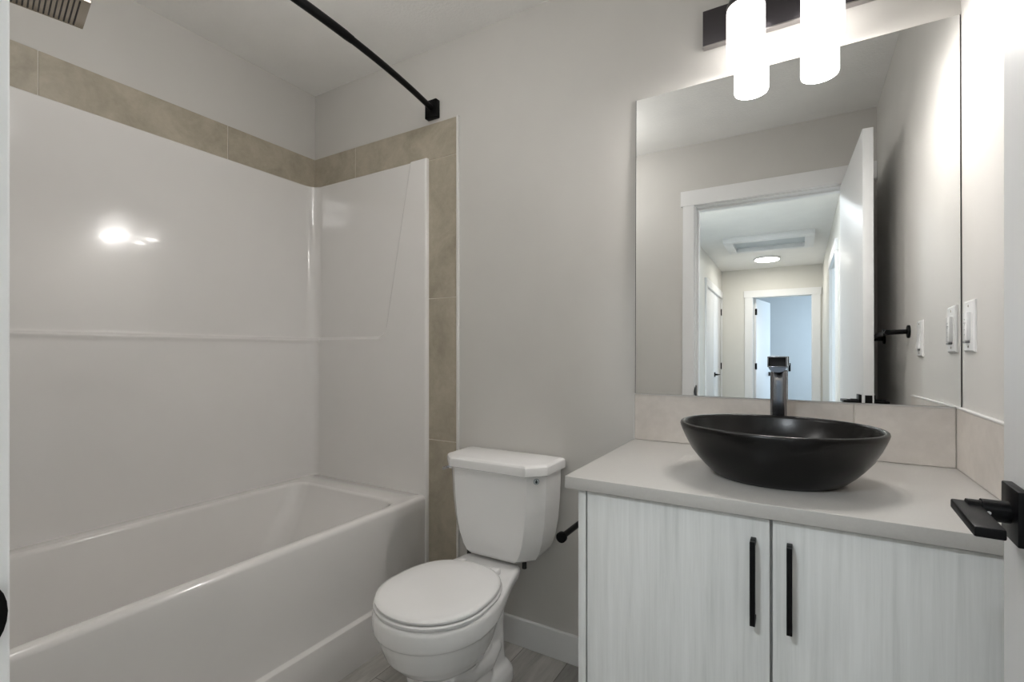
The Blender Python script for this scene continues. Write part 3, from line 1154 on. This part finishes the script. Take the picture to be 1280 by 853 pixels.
# ------------------------------------------------------------------ vessel basin
BX, BY = -0.0445, 1.285
A_, B_ = 0.212, 0.186
t = thing('vessel_basin', 'oval matte black vessel basin on the grey countertop', 'basin', (BX, BY, CT1))
ka, kb = A_, B_
prof_out = [(0.56, CT1 + 0.000), (0.615, CT1 + 0.0015), (0.66, CT1 + 0.009), (0.735, CT1 + 0.0235), (0.805, CT1 + 0.040), (0.878, CT1 + 0.060), (0.940, CT1 + 0.085), (0.975, CT1 + 0.102), (0.993, CT1 + 0.112), (1.0, CT1 + 0.118), (0.994, CT1 + 0.1225), (0.975, CT1 + 0.1245), (0.955, CT1 + 0.1225), (0.942, CT1 + 0.117)]
prof_in = [(0.92, CT1 + 0.105), (0.875, CT1 + 0.085), (0.80, CT1 + 0.060), (0.68, CT1 + 0.038), (0.50, CT1 + 0.024), (0.30, CT1 + 0.018), (0.12, CT1 + 0.016)]
b = B()
loft(b, [[Vector((BX + r * ka * cos(2 * pi * k / 96), BY + r * kb * sin(2 * pi * k / 96), z)) for k in range(96)] for r, z in prof_out + prof_in], True, True)
obj('bowl', b, M['bowl'], t, 60)
b = B(); disc(b, (BX, BY, CT1 + 0.0155), (0, 0, 1), 0.022, 0.004, 28, 0.0015)
obj('drain_cap', b, M['black'], t)

# ------------------------------------------------------------------ faucet
FX, FY = -0.0465, 1.525
t = thing('faucet', 'tall gunmetal faucet behind the black basin', 'faucet', (FX, FY, CT1))
b = B()
loft(b, [rrect(FX - hw, FX + hw, FY - hd, FY + hd, z, r, 8) for z, hw, hd, r in ((CT1, 0.0225, 0.0265, 0.010), (CT1 + 0.004, 0.0225, 0.0265, 0.010), (CT1 + 0.006, 0.0202, 0.024, 0.010), (CT1 + 0.20, 0.0198, 0.0235, 0.010), (CT1 + 0.236, 0.0198, 0.0235, 0.010), (CT1 + 0.240, 0.018, 0.0215, 0.009))])
obj('body', b, M['gunmetal'], t, 40)
# rounded throat carrying the spout
b = B()
ring = []
for yy in (FY + 0.018, FY - 0.095):
    pr = [(-0.0205, 1.0885), (0.0205, 1.0885)] + [(0.0205 * cos(a), 1.0885 - 0.0135 * sin(a)) for a in [pi * k / 12 for k in range(1, 12)]]
    ring.append([Vector((FX + x, yy, z)) for x, z in pr])
loft(b, ring)
obj('throat', b, M['gunmetal'], t, 40)
b = B()
yb, yf = FY + 0.020, FY - 0.112
zb, zt, hw = 1.089, 1.1165, 0.0222
box(b, FX - hw, FX + hw, yf, yb, zb, zb + 0.0025, 0.0006)
box(b, FX - hw, FX + hw, yf, yb, zt - 0.003, zt, 0.0006)
box(b, FX - hw, FX - hw + 0.003, yf, yb, zb + 0.0025, zt - 0.003, 0.0004)
box(b, FX + hw - 0.003, FX + hw, yf, yb, zb + 0.0025, zt - 0.003, 0.0004)
box(b, FX - hw, FX + hw, yb - 0.004, yb, zb + 0.0025, zt - 0.003)
sp = obj('spout', b, M['gunmetal'], t, 40)
b = B(); box(b, FX - hw + 0.003, FX + hw - 0.003, yf + 0.022, yf + 0.03, zb + 0.0025, zt - 0.003)
obj('spout_mouth', b, M['dark_slot'], sp)

# ------------------------------------------------------------------ mirror, leaning a hair on the backsplash
mz0, mz1 = 0.9905, 1.976
yb0, yb1 = D - 0.0155, D - 0.0155 + (mz1 - mz0) * 0.0112
b = B()
mx0, mx1, mt = -0.4695, XR - 0.003, 0.004
v = [Vector(p) for p in ((mx0, yb0, mz0), (mx1, yb0, mz0), (mx1, yb1, mz1), (mx0, yb1, mz1))]
w_ = [p + Vector((0, mt, 0)) for p in v]
loft(b, [v, w_])
mir = tag(obj('mirror', b, M['mirror'], None, 0, (-0.06, D - 0.012, mz0)), 'large frameless mirror above the backsplash, reflecting the doorway and hall', 'mirror')
e = 0.0014
for x0, x1 in ((mx0 - e, mx0), (mx1, mx1 + e)):
    b = B()
    loft(b, [[Vector((x0, yb0 - 0.0003, mz0)), Vector((x1, yb0 - 0.0003, mz0)), Vector((x1, yb1 - 0.0003, mz1)), Vector((x0, yb1 - 0.0003, mz1))],
             [Vector((x0, yb0 + mt, mz0)), Vector((x1, yb0 + mt, mz0)), Vector((x1, yb1 + mt, mz1)), Vector((x0, yb1 + mt, mz1))]])
    ed = obj('edge', b, M['dark_slot'], mir, 0); ed['label'] = 'dark ground edge'

# ------------------------------------------------------------------ vanity light
LXS = (-0.1285, 0.0555)
LY = D - 0.100
t = thing('vanity_light', 'two shade vanity light on a dark plate above the mirror', 'wall light', (-0.036, D, 2.135))
b = B(); box(b, -0.256, 0.184, D - 0.022, D, 2.079, 2.189, 0.0012)
pl = obj('back_plate', b, M['bronze'], t)
b = B(); box(b, -0.256, 0.184, D - 0.0225, D - 0.0005, 2.0765, 2.0805, 0.0005)
obj('plate_edge', b, M['bronze_edge'], pl)
for lx in LXS:
    b = B()
    pts = [(lx - 0.0, D - 0.02, 2.134), (lx, D - 0.045, 2.146), (lx, D - 0.07, 2.158), (lx, D - 0.095, 2.164), (lx, LY, 2.160), (lx, LY, 2.13)]
    tube(b, pts, 0.009, 16)
    obj('arm', b, M['bronze'], t)
    b = B(); tube(b, [(lx, D - 0.022, 2.134), (lx, D - 0.028, 2.134)], 0.02, 24)
    obj('arm_boss', b, M['bronze'], t)
    # cap over the shade
    b = B(); loft(b, lathe_rings([(0.016, 2.148), (0.030, 2.144), (0.045, 2.130), (0.0515, 2.112), (0.0515, 2.106), (0.040, 2.106)], lx, LY, seg=40))
    obj('shade_cap', b, M['bronze'], t, 40)
    # opal shade, open at the bottom
    b = B()
    loft(b, lathe_rings([(0.040, 2.108), (0.0485, 2.106), (0.0500, 2.100), (0.0500, 1.964), (0.0485, 1.9585), (0.0465, 1.9585), (0.0455, 1.964), (0.0455, 2.098), (0.030, 2.104)], lx, LY, seg=48), False, True)
    sh = obj('shade', b, M['shade'], t, 50); sh['label'] = 'lit opal glass shade'
    ld = bpy.data.lights.new('bulb', 'POINT')
    ld.energy = BULB_POWER
    ld.color = (1.0, 0.965, 0.93)
    ld.shadow_soft_size = 0.028
    lo = bpy.data.objects.new('bulb', ld)
    lo.location = Vector((lx, LY, 1.967)) - ORG[t.name]
    COL.objects.link(lo)
    lo.parent = t

# ------------------------------------------------------------------ switches on the right wall
def wall_plate(y0, y1, z0, z1, label, kind):
    cyy, czz = (y0 + y1) / 2, (z0 + z1) / 2
    tt = thing('wall_switch' if kind == 'dimmer' else 'wall_outlet', label, 'switch' if kind == 'dimmer' else 'outlet', (XR, cyy, czz))
    bm = B()
    x = XR
    loft(bm, [[Vector((x, y, z)) for y, z in q] for x, q in (
        (XR, [(y0, z0), (y1, z0), (y1, z1), (y0, z1)]),
        (XR - 0.003, [(y0, z0), (y1, z0), (y1, z1), (y0, z1)]),
        (XR - 0.006, [(y0 + 0.004, z0 + 0.004), (y1 - 0.004, z0 + 0.004), (y1 - 0.004, z1 - 0.004), (y0 + 0.004, z1 - 0.004)]))])
    obj('plate', bm, M['plastic'], tt, 20)
    if kind == 'dimmer':
        bm = B(); box(bm, XR - 0.013, XR - 0.0055, cyy - 0.0165, cyy + 0.0165, czz - 0.033, czz + 0.033, 0.0015)
        pad = obj('rocker', bm, M['plastic'], tt)
        bm = B(); box(bm, XR - 0.0136, XR - 0.0125, cyy - 0.007, cyy + 0.007, czz + 0.0065, czz + 0.0085); obj('slider_slot', bm, M['grey_slot'], pad, 0)
        for k in range(4):
            bm = B(); disc(bm, (XR - 0.0125, cyy - 0.001, czz + 0.016 - 0.012 * k), (-1, 0, 0), 0.0013, 0.0012, 10)
            obj('indicator', bm, M['grey_slot'], pad, 0)
        bm = B(); box(bm, XR - 0.014, XR - 0.0055, cyy - 0.012, cyy + 0.012, czz - 0.040, czz - 0.0345, 0.001)
        obj('air_gap_tab', bm, M['grey_slot'], tt)
    else:
        bm = B()
        loft(bm, [[Vector((XR - 0.005, y, z)) for y, z in ((cyy - 0.0165, czz - 0.033), (cyy + 0.0165, czz - 0.033), (cyy + 0.0165, czz + 0.033), (cyy - 0.0165, czz + 0.033))],
                  [Vector((XR - (0.012 if z < czz else 0.0065), y, z)) for y, z in ((cyy - 0.0165, czz - 0.033), (cyy + 0.0165, czz - 0.033), (cyy + 0.0165, czz + 0.033), (cyy - 0.0165, czz + 0.033))]])
        r_ = obj('rocker', bm, M['plastic'], tt, 20)
        for s in (-1, 1):
            bm = B(); box(bm, XR - 0.0095, XR - 0.0055, cyy + s * 0.008 - 0.005, cyy + s * 0.008 + 0.005, czz - 0.0395, czz - 0.0345)
            obj('slot', bm, M['grey_slot'], tt, 0)
    for s in (-1, 1):
        bm = B(); disc(bm, (XR - 0.0055, cyy, czz + s * 0.048), (-1, 0, 0), 0.003, 0.0012, 14, 0.0004)
        obj('screw', bm, M['nickel'], tt)
    return tt


wall_plate(1.494, 1.572, 1.128, 1.250, 'white dimmer switch plate on the wall just right of the mirror edge', 'dimmer')
wall_plate(1.105, 1.183, 1.123, 1.243, 'white rocker plate seen only in the mirror, between towel bar and dimmer', 'rocker')

# ------------------------------------------------------------------ towel bar behind the door
t = thing('towel_bar', 'black towel bar on the switch wall behind the open door', 'towel bar', (XR, 0.66, 1.215))
b = B()
tube(b, [(0.282, 0.985, 1.215), (0.282, 0.33, 1.215)], 0.0085, 18)
obj('bar', b, M['black'], t)
for y in (0.947, 0.365):
    b = B(); tube(b, [(XR - 0.004, y, 1.218), (0.292, y, 1.216), (0.272, y, 1.215)], [0.0085, 0.0095, 0.0125], 18)
    po = obj('post', b, M['black'], t)
    b = B(); disc(b, (XR, y, 1.218), (-1, 0, 0), 0.024, 0.008, 28, 0.003)
    obj('flange', b, M['black'], po)

# ------------------------------------------------------------------ toilet paper holder on the vanity side
t = thing('toilet_paper_holder', 'black empty toilet paper holder on the vanity side next to the toilet', 'paper holder', (CX0, 1.275, 0.664))
hx_, hz_ = -0.510, 0.664
b = B(); tube(b, [(hx_, 1.106, hz_), (hx_, 1.285, hz_)], 0.0075, 18); obj('rod', b, M['black'], t)
b = B(); disc(b, (hx_, 1.110, hz_), (0, -1, 0), 0.0135, 0.010, 28, 0.002); obj('end_cap', b, M['black'], t)
b = B(); tube(b, [(CX0 - 0.006, 1.275, hz_), (hx_ - 0.008, 1.275, hz_)], 0.010, 18); obj('post', b, M['black'], t)
b = B(); disc(b, (CX0 + 0.001, 1.275, hz_), (-1, 0, 0), 0.024, 0.009, 28, 0.003); obj('flange', b, M['black'], t)
